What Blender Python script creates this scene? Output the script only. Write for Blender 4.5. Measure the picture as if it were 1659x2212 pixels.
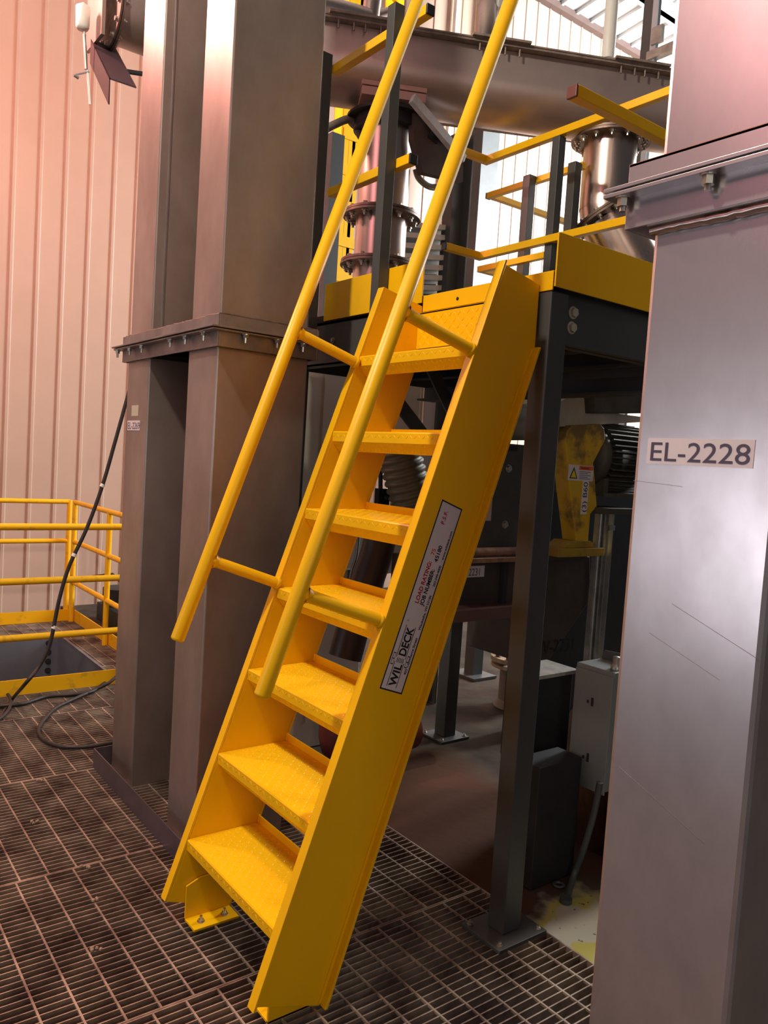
import bpy, math, random
from mathutils import Vector, Matrix
PI = math.pi
random.seed(7)
for o in list(bpy.data.objects): bpy.data.objects.remove(o)
SC = bpy.context.scene
COL = SC.collection

# ------------------------------------------------------------ camera
CAM = dict(c=(2.4847, -1.1231, 1.6372), yaw=0.9221, pitch=-0.0648, roll=-0.0638, f=1711.3)
IW, IH = 1659, 2212
RC = Matrix.Rotation(CAM['yaw'], 3, 'Z') @ Matrix.Rotation(CAM['pitch'], 3, 'X') @ Matrix.Rotation(CAM['roll'], 3, 'Y')
CP = Vector(CAM['c'])
cd = bpy.data.cameras.new('camera'); cam = bpy.data.objects.new('camera', cd); COL.objects.link(cam)
cd.sensor_fit = 'VERTICAL'; cd.sensor_height = 36; cd.lens = CAM['f'] / IH * 36; cd.clip_start = .02; cd.clip_end = 200
cr = Matrix((RC.col[0], RC.col[2], -RC.col[1])).transposed()
cam.matrix_world = Matrix.Translation(CP) @ cr.to_4x4()
SC.camera = cam

def at(px, py, ax, val):
    """the point of the plane ax = val that is seen at a pixel (for laying the place out from its survey)"""
    d = RC @ Vector(((px - IW / 2) / CAM['f'], 1, -(py - IH / 2) / CAM['f']))
    i = 'xyz'.index(ax); t = (val - CP[i]) / d[i]
    return CP + d * t

# ------------------------------------------------------------ light
w = bpy.data.worlds.new('world'); SC.world = w; w.use_nodes = True
w.node_tree.nodes['Background'].inputs[0].default_value = (.80, .80, .86, 1)
w.node_tree.nodes['Background'].inputs[1].default_value = .075
def aim(o, target):
    o.rotation_euler = (Vector(target) - o.location).to_track_quat('-Z', 'Y').to_euler()
def area(name, loc, target, sx, sy, power, col):
    l = bpy.data.lights.new(name, 'AREA'); l.shape = 'RECTANGLE'; l.size = sx; l.size_y = sy; l.energy = power; l.color = col
    o = bpy.data.objects.new(name, l); COL.objects.link(o); o.location = loc; aim(o, target); return o
def lamp(name, loc, power, col, r):
    l = bpy.data.lights.new(name, 'POINT'); l.energy = power; l.color = col; l.shadow_soft_size = r
    o = bpy.data.objects.new(name, l); COL.objects.link(o); o.location = loc; return o
lamp('red_bay_lamp', (-2.95, -.66, 4.75), 400, (1, .41, .35), .16)        # reddish lamp on the left, near the elevator legs
lamp('work_lamp', (.45, -1.85, 5.2), 520, (1, .88, .70), .12)             # high-bay lamp above the foot of the ladder
area('leg_pink_fill', (.2, -4.2, 5.2), (1.4, 0, 2.2), 2.0, 1.6, 50, (1, .40, .42))   # added soft light that tints the right elevator leg pink
area('leg_reflection_fill', (-.6, -5.6, 1.25), (.4, 0, 1.0), 2.4, 1.5, 42, (.93, .93, 1))     # added panel of light for the bright reflection on the right elevator leg
area('side_fill', (6.0, -1.5, 2.4), (.2, .6, 1.6), 2.0, 2.0, 42, (1, .93, .82))     # added fill from the camera's side, lifts the right-hand faces
area('roof_light', (-1.0, 10.5, 5.5), (-5.6, 8.0, 5.0), 3.5, 3.5, 2300, (.93, .98, 1))  # daylight on the far wall
SC.view_settings.view_transform = 'Standard'; SC.view_settings.look = 'None'
SC.view_settings.exposure = 0; SC.view_settings.gamma = 1; SC.view_settings.use_curve_mapping = False

# ------------------------------------------------------------ materials
MATS = {}
def mat(name, col, rough=.5, metal=0, noise=0, scale=4, col2=None, bump=0, bscale=60, spec=.5, stretch=(1, 1, 1), coat=0, thr=(.35, .65)):
    if name in MATS: return MATS[name]
    m = bpy.data.materials.new(name); m.use_nodes = True; nt = m.node_tree; b = nt.nodes['Principled BSDF']
    b.inputs['Base Color'].default_value = (*col, 1); b.inputs['Roughness'].default_value = rough
    b.inputs['Metallic'].default_value = metal; b.inputs['Specular IOR Level'].default_value = spec
    b.inputs['Coat Weight'].default_value = coat; b.inputs['Coat Roughness'].default_value = .15
    tc = nt.nodes.new('ShaderNodeTexCoord'); mp = nt.nodes.new('ShaderNodeMapping'); mp.inputs['Scale'].default_value = stretch
    nt.links.new(tc.outputs['Object'], mp.inputs[0])
    if noise or col2:
        n = nt.nodes.new('ShaderNodeTexNoise'); n.inputs['Scale'].default_value = scale; n.inputs['Detail'].default_value = 6; n.inputs['Roughness'].default_value = .6
        nt.links.new(mp.outputs[0], n.inputs[0])
        r = nt.nodes.new('ShaderNodeValToRGB'); r.color_ramp.elements[0].position = thr[0]; r.color_ramp.elements[1].position = thr[1]
        c2 = col2 or tuple(c * (1 - noise) for c in col)
        r.color_ramp.elements[0].color = (*c2, 1); r.color_ramp.elements[1].color = (*col, 1)
        nt.links.new(n.outputs[0], r.inputs[0]); nt.links.new(r.outputs[0], b.inputs['Base Color'])
        mr = nt.nodes.new('ShaderNodeMapRange'); mr.inputs['To Min'].default_value = min(1, rough + .12); mr.inputs['To Max'].default_value = max(.03, rough - .06)
        nt.links.new(n.outputs[0], mr.inputs[0]); nt.links.new(mr.outputs[0], b.inputs['Roughness'])
    if bump:
        n2 = nt.nodes.new('ShaderNodeTexNoise'); n2.inputs['Scale'].default_value = bscale; n2.inputs['Detail'].default_value = 3
        nt.links.new(mp.outputs[0], n2.inputs[0]); bp = nt.nodes.new('ShaderNodeBump'); bp.inputs['Strength'].default_value = bump; bp.inputs['Distance'].default_value = .004
        nt.links.new(n2.outputs[0], bp.inputs['Height']); nt.links.new(bp.outputs[0], b.inputs['Normal'])
    MATS[name] = m; return m
YEL = mat('safety_yellow', (.93, .515, .002), .36, 0, .05, 3, bump=.04, bscale=40, spec=.32)
YELD = mat('safety_yellow_worn', (.82, .43, .003), .42, 0, 0, 9, col2=(.52, .27, .01), spec=.4, thr=(.28, .42), bump=.06)
GREY = mat('charcoal_paint', (.072, .076, .076), .42, 0, .25, 3, bump=.05)
DARK = mat('dark_steel', (.028, .026, .028), .5, .2, .3, 5, bump=.08)
STEEL = mat('casing_steel', (.43, .36, .335), .40, .72, 0, 2.2, col2=(.28, .225, .195), bump=.03, bscale=14, stretch=(1, 1, .6))
STEELR = mat('worn_casing_steel', (.66, .60, .615), .27, .82, 0, 3.4, col2=(.46, .41, .42), bump=.04, bscale=14, stretch=(1, 1, .7))
ANGLE = mat('angle_steel', (.33, .30, .30), .40, .75, .35, 6, bump=.08)
BARE = mat('bare_plate', (.24, .21, .25), .36, .8, .35, 3.5, bump=.05)
STAIN = mat('stainless_steel', (.60, .49, .44), .27, 1, .12, 6, stretch=(1, 1, .2))
STAIND = mat('weathered_flange', (.26, .19, .16), .42, .8, .45, 14, bump=.15)
ZINC = mat('zinc_bolt', (.62, .58, .52), .30, 1, .2, 40)
CONV = mat('conveyor_steel', (.62, .49, .46), .36, .7, .25, 2.2, bump=.03)
LIP = mat('dusty_cover', (.36, .29, .25), .6, .4, .4, 16, bump=.2)
GRATE = mat('rusty_grating', (.50, .40, .31), .5, .55, 0, 6, col2=(.16, .10, .08), bump=.2)
BEIGE = mat('beige_siding', (.47, .325, .245), .32, 0, .08, 1.5, spec=.5)
BEIGE2 = mat('beige_panel', (.55, .49, .40), .5, 0, .12, 2)
CREAM = mat('cream_guard', (.62, .56, .45), .5, 0, .3, 5)
WHITE = mat('white_paint', (.75, .74, .70), .45, 0, .08, 5)
ROOF = mat('white_roof', (.62, .64, .64), .5, 0, .08, 2)
STICK = mat('sticker_white', (.66, .60, .62), .38, 0, .04, 5)
TAG = mat('tag_paper', (.72, .64, .66), .4, 0, .05, 9)
BLACK = mat('black_ink', (.012, .010, .014), .45)
INK = mat('tag_ink', (.07, .05, .09), .45)
RED = mat('red_ink', (.45, .01, .012), .45)
ORANGE = mat('orange_ink', (.75, .11, .02), .45)
CAP = mat('black_cap', (.018, .018, .022), .4)
CAPR = mat('maroon_cap', (.16, .05, .045), .45)
RUBBER = mat('black_cable', (.030, .022, .020), .5, 0, .3, 20, bump=.1)
GAL = mat('galvanized', (.50, .50, .47), .38, .8, .35, 12)
BOXG = mat('grey_enclosure', (.20, .215, .21), .45, 0, .12, 4)
MOTOR = mat('motor_grey', (.10, .085, .065), .6, .3, .4, 8, bump=.1)
OLIVE = mat('ribbed_hose', (.20, .155, .095), .5, .1, .2, 8)
RUST = mat('rusty_steel', (.20, .085, .045), .5, .3, 0, 5, col2=(.07, .035, .022), bump=.15)
HOP = mat('hopper_brown', (.085, .062, .056), .45, .3, .35, 4)
BLUEG = mat('blue_grey_steel', (.22, .24, .28), .4, .5, .2, 3)
COLUMN = mat('pale_blue_paint', (.42, .45, .52), .5, 0, .08, 3)
GREENT = mat('clear_tie', (.8, .78, .72), .4)
YREF = mat('pale_yellow_lens', (.8, .75, .2), .3)

def concrete():
    m = bpy.data.materials.new('dirty_concrete'); m.use_nodes = True; nt = m.node_tree; b = nt.nodes['Principled BSDF']; L = nt.links
    tc = nt.nodes.new('ShaderNodeTexCoord'); sx = nt.nodes.new('ShaderNodeSeparateXYZ'); L.new(tc.outputs['Object'], sx.inputs[0])
    def noise(s, d=5):
        n = nt.nodes.new('ShaderNodeTexNoise'); n.inputs['Scale'].default_value = s; n.inputs['Detail'].default_value = d; L.new(tc.outputs['Object'], n.inputs[0]); return n.outputs[0]
    def math_(op, a, c):
        n = nt.nodes.new('ShaderNodeMath'); n.operation = op
        for i, q in enumerate((a, c)):
            if isinstance(q, (int, float)): n.inputs[i].default_value = q
            else: L.new(q, n.inputs[i])
        return n.outputs[0]
    def mr(v, a, c):
        n = nt.nodes.new('ShaderNodeMapRange'); L.new(v, n.inputs[0]); n.inputs[1].default_value = a; n.inputs[2].default_value = c; return n.outputs[0]
    def mix(f, a, c):
        n = nt.nodes.new('ShaderNodeMix'); n.data_type = 'RGBA'; L.new(f, n.inputs['Factor'])
        for k, q in (('A', a), ('B', c)):
            i = [s for s in n.inputs if s.name == k and s.type == 'RGBA'][0]
            if isinstance(q, tuple): i.default_value = (*q, 1)
            else: L.new(q, i)
        return [s for s in n.outputs if s.type == 'RGBA'][0]
    c = mix(mr(noise(3), .35, .65), (.04, .03, .023), (.085, .068, .052))
    jx = math_('ADD', sx.outputs[0], math_('MULTIPLY', math_('SUBTRACT', noise(5), .5), .35))
    jy = math_('ADD', sx.outputs[1], math_('MULTIPLY', math_('SUBTRACT', noise(4.3), .5), .35))
    # pale scuffed paint beside the post foot
    pale = math_('MULTIPLY', mr(jx, .56, .62), math_('MULTIPLY', mr(jx, 1.6, 1.4), mr(jy, 1.50, 1.38)))
    c = mix(pale, c, (.40, .40, .34))
    def stripe(x0): return mr(math_('ADD', math_('ABSOLUTE', math_('SUBTRACT', jx, x0), 0), math_('MULTIPLY', noise(11), .05)), .075, .045)
    yel = math_('MULTIPLY', pale, math_('MAXIMUM', stripe(.63), stripe(.90)))
    c = mix(yel, c, (.40, .37, .10))
    spots = math_('MULTIPLY', pale, mr(noise(26, 2), .66, .70))
    c = mix(spots, c, (.10, .10, .09))
    # rust-stained floor under the platform
    rust = math_('MULTIPLY', math_('MULTIPLY', mr(jx, .62, .50), mr(jx, -1.0, -.8)), mr(jy, 1.95, 1.75))
    c = mix(rust, c, (.075, .034, .02))
    L.new(c, b.inputs['Base Color']); b.inputs['Roughness'].default_value = .85; b.inputs['Specular IOR Level'].default_value = .12
    bp = nt.nodes.new('ShaderNodeBump'); bp.inputs['Strength'].default_value = .25; bp.inputs['Distance'].default_value = .01; L.new(noise(18), bp.inputs['Height']); L.new(bp.outputs[0], b.inputs['Normal'])
    return m
CONC = concrete()

# ------------------------------------------------------------ mesh helpers
ORG = {}
class MB:
    def __init__(s): s.v = []; s.f = []; s.sm = []
    def add(s, vs, fs, smooth=False):
        n = len(s.v); s.v += [Vector(p) for p in vs]
        for f in fs: s.f.append([i + n for i in f]); s.sm.append(smooth)
        return s
    def box(s, x0, x1, y0, y1, z0, z1):
        x0, x1 = min(x0, x1), max(x0, x1); y0, y1 = min(y0, y1), max(y0, y1); z0, z1 = min(z0, z1), max(z0, z1)
        return s.add([(x, y, z) for x in (x0, x1) for y in (y0, y1) for z in (z0, z1)],
                     [(0, 1, 3, 2), (4, 6, 7, 5), (0, 4, 5, 1), (2, 3, 7, 6), (0, 2, 6, 4), (1, 5, 7, 3)])
    def obox(s, c, ax, ay, az, hx, hy, hz):
        c, ax, ay, az = Vector(c), Vector(ax).normalized(), Vector(ay).normalized(), Vector(az).normalized()
        if ax.cross(ay).dot(az) < 0: ax = -ax
        return s.add([c + ax * hx * i + ay * hy * j + az * hz * k for i in (-1, 1) for j in (-1, 1) for k in (-1, 1)],
                     [(0, 1, 3, 2), (4, 6, 7, 5), (0, 4, 5, 1), (2, 3, 7, 6), (0, 2, 6, 4), (1, 5, 7, 3)])
    def bar(s, p, q, wa, wb, up=(0, 0, 1)):
        """rectangular bar from p to q, wa across, wb along 'up'"""
        p, q = Vector(p), Vector(q); d = (q - p).normalized(); a = d.cross(Vector(up)).normalized(); b = a.cross(d)
        return s.obox((p + q) / 2, d, a, b, (q - p).length / 2, wa / 2, wb / 2)
    def prism(s, poly, axis, a, b):
        """extrude a 2-D outline along an axis: axis 'x' takes (y,z), 'y' takes (x,z), 'z' takes (x,y)"""
        n = len(poly)
        def P(u, v, t): return {'x': (t, u, v), 'y': (u, t, v), 'z': (u, v, t)}[axis]
        area_ = sum(poly[i][0] * poly[(i + 1) % n][1] - poly[(i + 1) % n][0] * poly[i][1] for i in range(n))
        if (area_ > 0) == (axis == 'y'): poly = poly[::-1]
        if a > b: a, b = b, a
        vs = [P(u, v, a) for u, v in poly] + [P(u, v, b) for u, v in poly]
        return s.add(vs, [list(range(n))[::-1], list(range(n, 2 * n))] + [(i, (i + 1) % n, (i + 1) % n + n, i + n) for i in range(n)])
    def sweep(s, prof, p, q, e1, e2):
        """outline (u,v) in the frame e1,e2 pulled straight from p to q"""
        p, q, e1, e2 = Vector(p), Vector(q), Vector(e1), Vector(e2); n = len(prof)
        vs = [p + e1 * u + e2 * v for u, v in prof] + [q + e1 * u + e2 * v for u, v in prof]
        return s.add(vs, [list(range(n))[::-1], list(range(n, 2 * n))] + [(i, (i + 1) % n, (i + 1) % n + n, i + n) for i in range(n)])
    def cyl(s, p, q, r, r2=None, n=20, cap=True):
        p, q = Vector(p), Vector(q); d = (q - p).normalized(); r2 = r if r2 is None else r2
        a = d.orthogonal().normalized(); b = d.cross(a)
        ring = lambda c, rr: [c + (a * math.cos(2 * PI * i / n) + b * math.sin(2 * PI * i / n)) * rr for i in range(n)]
        s.add(ring(p, r) + ring(q, r2), [(i, (i + 1) % n, (i + 1) % n + n, i + n) for i in range(n)], n > 8)
        if cap: s.add(ring(p, r), [list(range(n))[::-1]]); s.add(ring(q, r2), [list(range(n))])
        return s
    def tube(s, pts, r, n=10, cap=True):
        pts = [Vector(p) for p in pts]; k = len(pts); rings = []
        a = None
        for i, p in enumerate(pts):
            d = (pts[min(i + 1, k - 1)] - pts[max(i - 1, 0)]).normalized()
            a = d.orthogonal().normalized() if a is None else (a - d * a.dot(d)).normalized()
            b = d.cross(a); rings += [p + (a * math.cos(2 * PI * j / n) + b * math.sin(2 * PI * j / n)) * r for j in range(n)]
        s.add(rings, [(i * n + j, i * n + (j + 1) % n, (i + 1) * n + (j + 1) % n, (i + 1) * n + j) for i in range(k - 1) for j in range(n)], True)
        if cap: s.add(rings[:n], [list(range(n))[::-1]]); s.add(rings[-n:], [list(range(n))])
        return s
    def lathe(s, prof, c, d=(0, 0, 1), n=32, smooth=True):
        """prof = (radius, height) pairs about axis d through c"""
        c, d = Vector(c), Vector(d).normalized(); a = d.orthogonal().normalized(); b = d.cross(a); k = len(prof)
        vs = [c + d * h + (a * math.cos(2 * PI * j / n) + b * math.sin(2 * PI * j / n)) * max(r, 1e-5) for r, h in prof for j in range(n)]
        return s.add(vs, [(i * n + j, i * n + (j + 1) % n, (i + 1) * n + (j + 1) % n, (i + 1) * n + j) for i in range(k - 1) for j in range(n)], smooth)
    def hexbolt(s, p, d, r=.011, h=.009, shank=.0, washer=True):
        p, d = Vector(p), Vector(d).normalized()
        if washer: s.cyl(p, p + d * .003, r * 1.35, n=14)
        s.cyl(p, p + d * (h + .003), r, n=6)
        if shank: s.cyl(p, p + d * shank, r * .52, n=8)
        return s
def link(name, me, m, parent=None, bevel=0):
    me.materials.append(m) if not me.materials else None
    o = bpy.data.objects.new(name, me); COL.objects.link(o)
    if parent: o.parent = parent
    if bevel:
        b = o.modifiers.new('bevel', 'BEVEL'); b.width = bevel; b.segments = 2; b.limit_method = 'ANGLE'; b.angle_limit = math.radians(40); b.harden_normals = False
    return o
def root_of(o):
    while o.parent: o = o.parent
    return o
def build(name, mb, m, parent=None, bevel=0, label=None):
    off = root_of(parent).location if parent else Vector()
    me = bpy.data.meshes.new(name); me.from_pydata([tuple(p - off) for p in mb.v], [], mb.f)
    me.polygons.foreach_set('use_smooth', mb.sm); me.update()
    o = link(name, me, m, parent, bevel)
    if label: o['label'] = label
    return o
def thing(name, label, cat, loc=(0, 0, 0), group=None):
    o = bpy.data.objects.new(name, None); COL.objects.link(o); o.location = loc; o.empty_display_size = .1
    return tag(o, label, cat, group)
def tag(o, label, cat, group=None):
    o['label'] = label; o['category'] = cat
    if group: o['group'] = group
    return o
def struct(name, mb, m, bevel=0):
    o = build(name, mb, m, None, bevel); o['kind'] = 'structure'; return o
def bolts(parent, pts, d, m=None, name='bolt', **k):
    me = None
    for p in pts:
        off = root_of(parent).location
        if me is None:
            mb = MB().hexbolt((0, 0, 0), d, **k); me = bpy.data.meshes.new(name)
            me.from_pydata([tuple(v) for v in mb.v], [], mb.f); me.polygons.foreach_set('use_smooth', [False] * len(mb.f)); me.update()
        o = link(name, me, m or ZINC, parent); o.location = Vector(p) - off
def lettering(name, body, size, m, origin, ex, ey, parent, bold=0, align='LEFT', sx=1, lift=.0006, spacing=1):
    cu = bpy.data.curves.new(name, 'FONT'); cu.body = body; cu.size = size; cu.align_x = align; cu.align_y = 'BOTTOM_BASELINE'
    cu.offset = bold; cu.extrude = .0001; cu.space_character = spacing; cu.resolution_u = 6
    t = bpy.data.objects.new('tmp', cu); COL.objects.link(t); bpy.context.view_layer.update()
    me = bpy.data.meshes.new_from_object(t.evaluated_get(bpy.context.evaluated_depsgraph_get()))
    bpy.data.objects.remove(t)
    ex, ey = Vector(ex).normalized(), Vector(ey).normalized(); ez = ex.cross(ey)
    off = root_of(parent).location; o0 = Vector(origin) + ez * lift - off
    M4 = Matrix(((ex.x * sx, ey.x, ez.x, o0.x), (ex.y * sx, ey.y, ez.y, o0.y), (ex.z * sx, ey.z, ez.z, o0.z), (0, 0, 0, 1)))
    me.transform(M4); me.materials.clear()
    return link(name, me, m, parent)

# ============================================================ SETTING
# floor of steel grating, built in three-foot panels
def grating():
    mb = MB(); Y0, Y1 = -2.6, 1.06
    seams = [-5.1, -4.19, -3.275, -2.36, -1.445, -.53, .385, 1.30, 2.2, 3.1]
    for k in range(len(seams) - 1):
        a, b = seams[k] + .004, seams[k + 1] - .004; ph = random.uniform(0, .1)
        def segs(x):
            if -4.4 < x < -2.84: return [(.73, Y1)]
            return [(Y0, Y1)]
        n = round((b - a) / .0302)
        for i in range(n + 1):
            x = a + (b - a) * i / n
            for s0, s1 in segs(x): mb.box(x - .0022, x + .0022, s0, s1, -.028, 0)
        y = Y0 + ph
        while y < Y1:
            if not (b > -4.4 and a < -2.9 and y < .73): mb.box(a, b, y - .0032, y + .0032, -.007, .0006)
            elif a < -4.4: mb.box(a, -4.4, y - .0032, y + .0032, -.007, .0006)
            elif b > -2.84: mb.box(-2.84, b, y - .0032, y + .0032, -.007, .0006)
            y += .1016
        for x in (a, b):
            for s0, s1 in segs(x): mb.box(x - .003, x + .003, s0, s1, -.03, .001)
    mb.box(-5.1, 3.1, Y1 - .006, Y1, -.04, .001)
    return mb
struct('floor', grating(), GRATE)
struct('floor', MB().box(-5.6, 8, 1.066, 15, -.25, -.004), CONC)
struct('floor', MB().box(-5.6, 5, -7, 1.066, -1.35, -1.25), mat('pit_floor', (.03, .026, .024), .8))
def ribbed(y0, y1, z0, z1, x):
    mb = MB(); p = .2286; y = y0
    while y < y1:
        prof = [(y, x), (y + .145, x), (y + .155, x + .012), (y + .178, x + .012), (y + .188, x), (y + p, x)]
        for (a, xa), (b, xb) in zip(prof[:-1], prof[1:]): mb.add([(xa, a, z0), (xb, b, z0), (xb, b, z1), (xa, a, z1)], [(0, 1, 2, 3)])
        y += p
    mb.box(x - .06, x - .03, y0, y1, z0, z1)
    return mb
struct('wall_left', ribbed(-4, 15, -1.3, 8.2, -5.6), BEIGE)
mb = MB(); y = -4
while y < 15:      # roof sheets with ribs, and purlins beneath
    mb.add([(-5.6, y, 8.2), (6, y, 9.6), (6, y + .28, 9.6), (-5.6, y + .28, 8.2)], [(3, 2, 1, 0)])
    mb.add([(-5.6, y + .28, 8.2), (6, y + .28, 9.6), (6, y + .28, 9.55), (-5.6, y + .28, 8.15), (-5.6, y + .32, 8.15), (6, y + .32, 9.55)], [(0, 1, 2, 3), (3, 2, 5, 4)]); y += .32
struct('ceiling', mb, ROOF)
struct('trim_1', MB().box(-5.6, -5.5, -4, 15, 8.10, 8.19), mat('eave_brown', (.10, .06, .05), .6))
for i, x in enumerate((-4.6, -3.4, -2.2, -1.0)):
    z = 8.2 + (x + 5.6) * .1207 - .06
    struct('trim_%d' % (i + 2), MB().box(x, x + .07, -4, 15, z - .2, z).box(x - .06, x + .07, -4, 15, z - .2, z - .19), ROOF)

# ============================================================ SHIP LADDER
S = .3454; RISE = .289; W = .61
tn = Vector((0, S, 1)).normalized(); sn = Vector((0, -1, S)).normalized()     # along the stringer / out of its front
def yf(z): return S * (z - .289) - .003
LAD = thing('ship_ladder', 'steep safety-yellow ship ladder with round handrails bolted to the grating floor', 'ladder', (.3, .2, 0))
for side in (-1, 1):
    x0 = 0 if side < 0 else W; out = side
    prof = [(yf(.086) + .0095, .083), (.168, 0), (.876, 2.045), (.886, 2.048), (.886, 2.257), (yf(2.298) + .0095, 2.2965)]
    mb = MB().prism(prof, 'x', x0, x0 + out * .007)
    # flanges: front one bevel-ended, rear one
    fz0, fz1 = .086, 2.298; t = .009
    def strip(z0, z1, d0, d1):
        P = lambda z, d: (S * (z - .289) - .003 + d, z)
        return [P(z0, d0), P(z0, d1), P(z1, d1), P(z1, d0)]
    mb.prism(strip(.086, 2.298, 0, .010), 'x', x0, x0 + out * .036)
    mb.prism(strip(.002, 2.047, .272, .282), 'x', x0, x0 + out * .036)
    # root fillet of the channel
    mb.prism(strip(.01, 2.04, .262, .273), 'x', x0 + out * .006, x0 + out * .012)
    st = build('stringer', mb, YEL, LAD, .0018)
# treads with raised lugs
def tread_mesh(top, front_only=False):
    mb = MB(); x0, x1 = .001, W - .001; D = .277; t = .005
    prof = [(0.003, 0), (D - t, 0), (D - t, .027), (D, .027), (D, -t), (.008, -t), (.006, -.034), (.033, -.0685), (.029, -.072), (-.001, -.037), (-.001, -.004)]
    mb.prism([(y, z) for y, z in prof], 'x', x0, x1)
    def lug(c, u, v, n):
        c, u, v, n = map(Vector, (c, u, v, n)); a, b, h = .0085, .0028, .0012
        mb.add([c + u * a, c + v * b, c - u * a, c - v * b, c + u * a * .45 + n * h, c - u * a * .45 + n * h],
               [(0, 1, 4), (1, 2, 5), (1, 5, 4), (2, 3, 5), (3, 0, 4), (3, 4, 5)], False)
    def field(o, e1, e2, n, l1, l2, p=.0215):
        e1, e2, o = Vector(e1), Vector(e2), Vector(o); i = 0
        u = p * .6
        while u < l1 - p * .5:
            j = i % 2; v = p * .55
            while v < l2 - p * .35:
                s_ = 1 if j % 2 else -1
                d = (e1 + e2 * s_).normalized(); q = (e1 - e2 * s_).normalized()
                if d.cross(q).dot(Vector(n)) < 0: q = -q
                lug(o + e1 * u + e2 * v, d, q, n); v += p; j += 1
            u += p; i += 1
    field((x0, .01, 0), (1, 0, 0), (0, 1, 0), (0, 0, 1), W, .262)
    field((x0, -.001, -.004), (1, 0, 0), (0, 0, -1), (0, -1, 0), W, .034)
    e = Vector((0, .030, -.035)).normalized(); field((x0, -.001, -.037), (1, 0, 0), e, Vector((1, 0, 0)).cross(e) * -1 if Vector((1, 0, 0)).cross(e).y > 0 else Vector((1, 0, 0)).cross(e), W, .047)
    return mb
tm = tread_mesh(0); tme = bpy.data.meshes.new('tread'); tme.from_pydata([tuple(p) for p in tm.v], [], tm.f); tme.update()
for k in range(7):
    o = link('tread', tme, YEL, LAD); o.location = Vector((0, S * RISE * k, RISE * (k + 1))) - LAD.location
# bead welds where treads meet the stringers (top back corners)
mb = MB()
for k in range(7):
    y, z = S * RISE * k, RISE * (k + 1)
    for x in (.004, W - .004): build('weld_bead', MB().tube([(x, y + .272, z + .004), (x, y + .276, z + .028)], .0045, 6), YEL, LAD)
# top riser plate of checker plate
mb = MB().box(0.001, W - .001, .868, .874, 2.086, 2.225)
for i in range(24):
    for j in range(5):
        c = Vector((.022 + i * .0245, .868, 2.104 + j * .0245)); s_ = 1 if (i + j) % 2 else -1
        u = Vector((1, 0, s_)).normalized(); v = Vector((1, 0, -s_)).normalized()
        mb.add([c + u * .0115, c + v * .0032, c - u * .0115, c - v * .0032, c + u * .005 + Vector((0, -.0016, 0)), c - u * .005 + Vector((0, -.0016, 0))],
               [(0, 4, 1), (1, 5, 2), (1, 4, 5), (2, 5, 3), (3, 4, 0), (3, 5, 4)])
mb.box(0.001, W - .001, .868, .888, 2.22, 2.226)
build('riser_plate', mb, YEL, LAD)
# handrails
OFF = .257
def on_rail(x, z, off):   # z measured on the stringer front line
    return Vector((x, yf(z), z)) + sn * off
for side in (0, 1):
    xb, xt = ((-.055, -.040), (.568, .585))[side]; zb = (.893, .872)[side]
    p0, p1 = on_rail(xb, zb, OFF + (.012)), on_rail(xt, 3.35, OFF + .006)
    d = (p1 - p0).normalized()
    mb = MB(); a = d.orthogonal()
    mb.lathe([(0, -.004), (.017, -.003), (.0225, .001), (.024, .006), (.024, (p1 - p0).length), (0, (p1 - p0).length)], p0, d, 28)
    rail = build('handrail', mb, YEL, LAD)
    for zz in ((1.170, 1.997), (1.160, 2.000))[side]:
        xs = (-.004, .626)[side]
        a = Vector((xs, yf(zz), zz)); t_ = (a + sn * OFF - p0).dot(d); b = p0 + d * t_
        b = p0 + d * t_
        m2 = MB().cyl(a, b, .0195, n=24); e = (a - b).normalized()
        m2.lathe([(.0195, -.004), (.0235, .003), (.0225, .008), (.0195, .012)], a + sn * .0, sn, 20)
        m2.lathe([(.0195, .02), (.0235, .03), (.027, .036)], a + sn * 0 + (b - a).normalized() * ((b - a).length - .058), (b - a), 20)
        build('rail_bracket', m2, YEL, rail)
# floor clips
for side in (0, 1):
    x = .004 if side == 0 else W - .004; s_ = 1 if side == 0 else -1
    mb = MB().prism([(.0, 0), (.168, 0), (.168, .145), (.05, .145), (.0, .125)], 'x', x, x + s_ * .008)
    mb.box(x, x + s_ * .085, .0, .168, 0.001, .009)
    c = build('floor_clip', mb, YEL, LAD, .001)
    bolts(c, [(x + s_ * .05, .04, .009), (x + s_ * .05, .128, .009)], (0, 0, 1), r=.010, h=.007, shank=.022)

# load rating sticker on the right stringer
ex = tn.copy(); ey = Vector((0, -1, S)).normalized(); ez = ex.cross(ey)      # text runs up the stringer, its top to the left
XS = W + .0072
c0 = Vector((XS, .406, .919)); HS = .093; LS = .612                          # lower corner nearer the rear, reading right
st = build('rating_sticker', MB().add([c0 + Vector((.0004, 0, 0)), c0 + ex * LS + Vector((.0004, 0, 0)), c0 + ex * LS + ey * HS + Vector((.0004, 0, 0)), c0 + ey * HS + Vector((.0004, 0, 0)),
                                       c0, c0 + ex * LS, c0 + ex * LS + ey * HS, c0 + ey * HS], [(0, 1, 2, 3), (4, 5, 1, 0), (5, 6, 2, 1), (6, 7, 3, 2), (7, 4, 0, 3)]), STICK, LAD,
           label='white rectangular load rating sticker with black border')
def sp(u, v): return c0 + ex * u + ey * v
def quad(mb, u0, u1, v0, v1, h=.0009):
    mb.add([sp(u0, v0) + ez * h, sp(u1, v0) + ez * h, sp(u1, v1) + ez * h, sp(u0, v1) + ez * h], [(0, 1, 2, 3)])
mb = MB(); b_ = .0045
quad(mb, 0, LS, 0, b_); quad(mb, 0, LS, HS - b_, HS); quad(mb, 0, b_, 0, HS); quad(mb, LS - b_, LS, 0, HS)
build('border', mb, BLACK, st)
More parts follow.
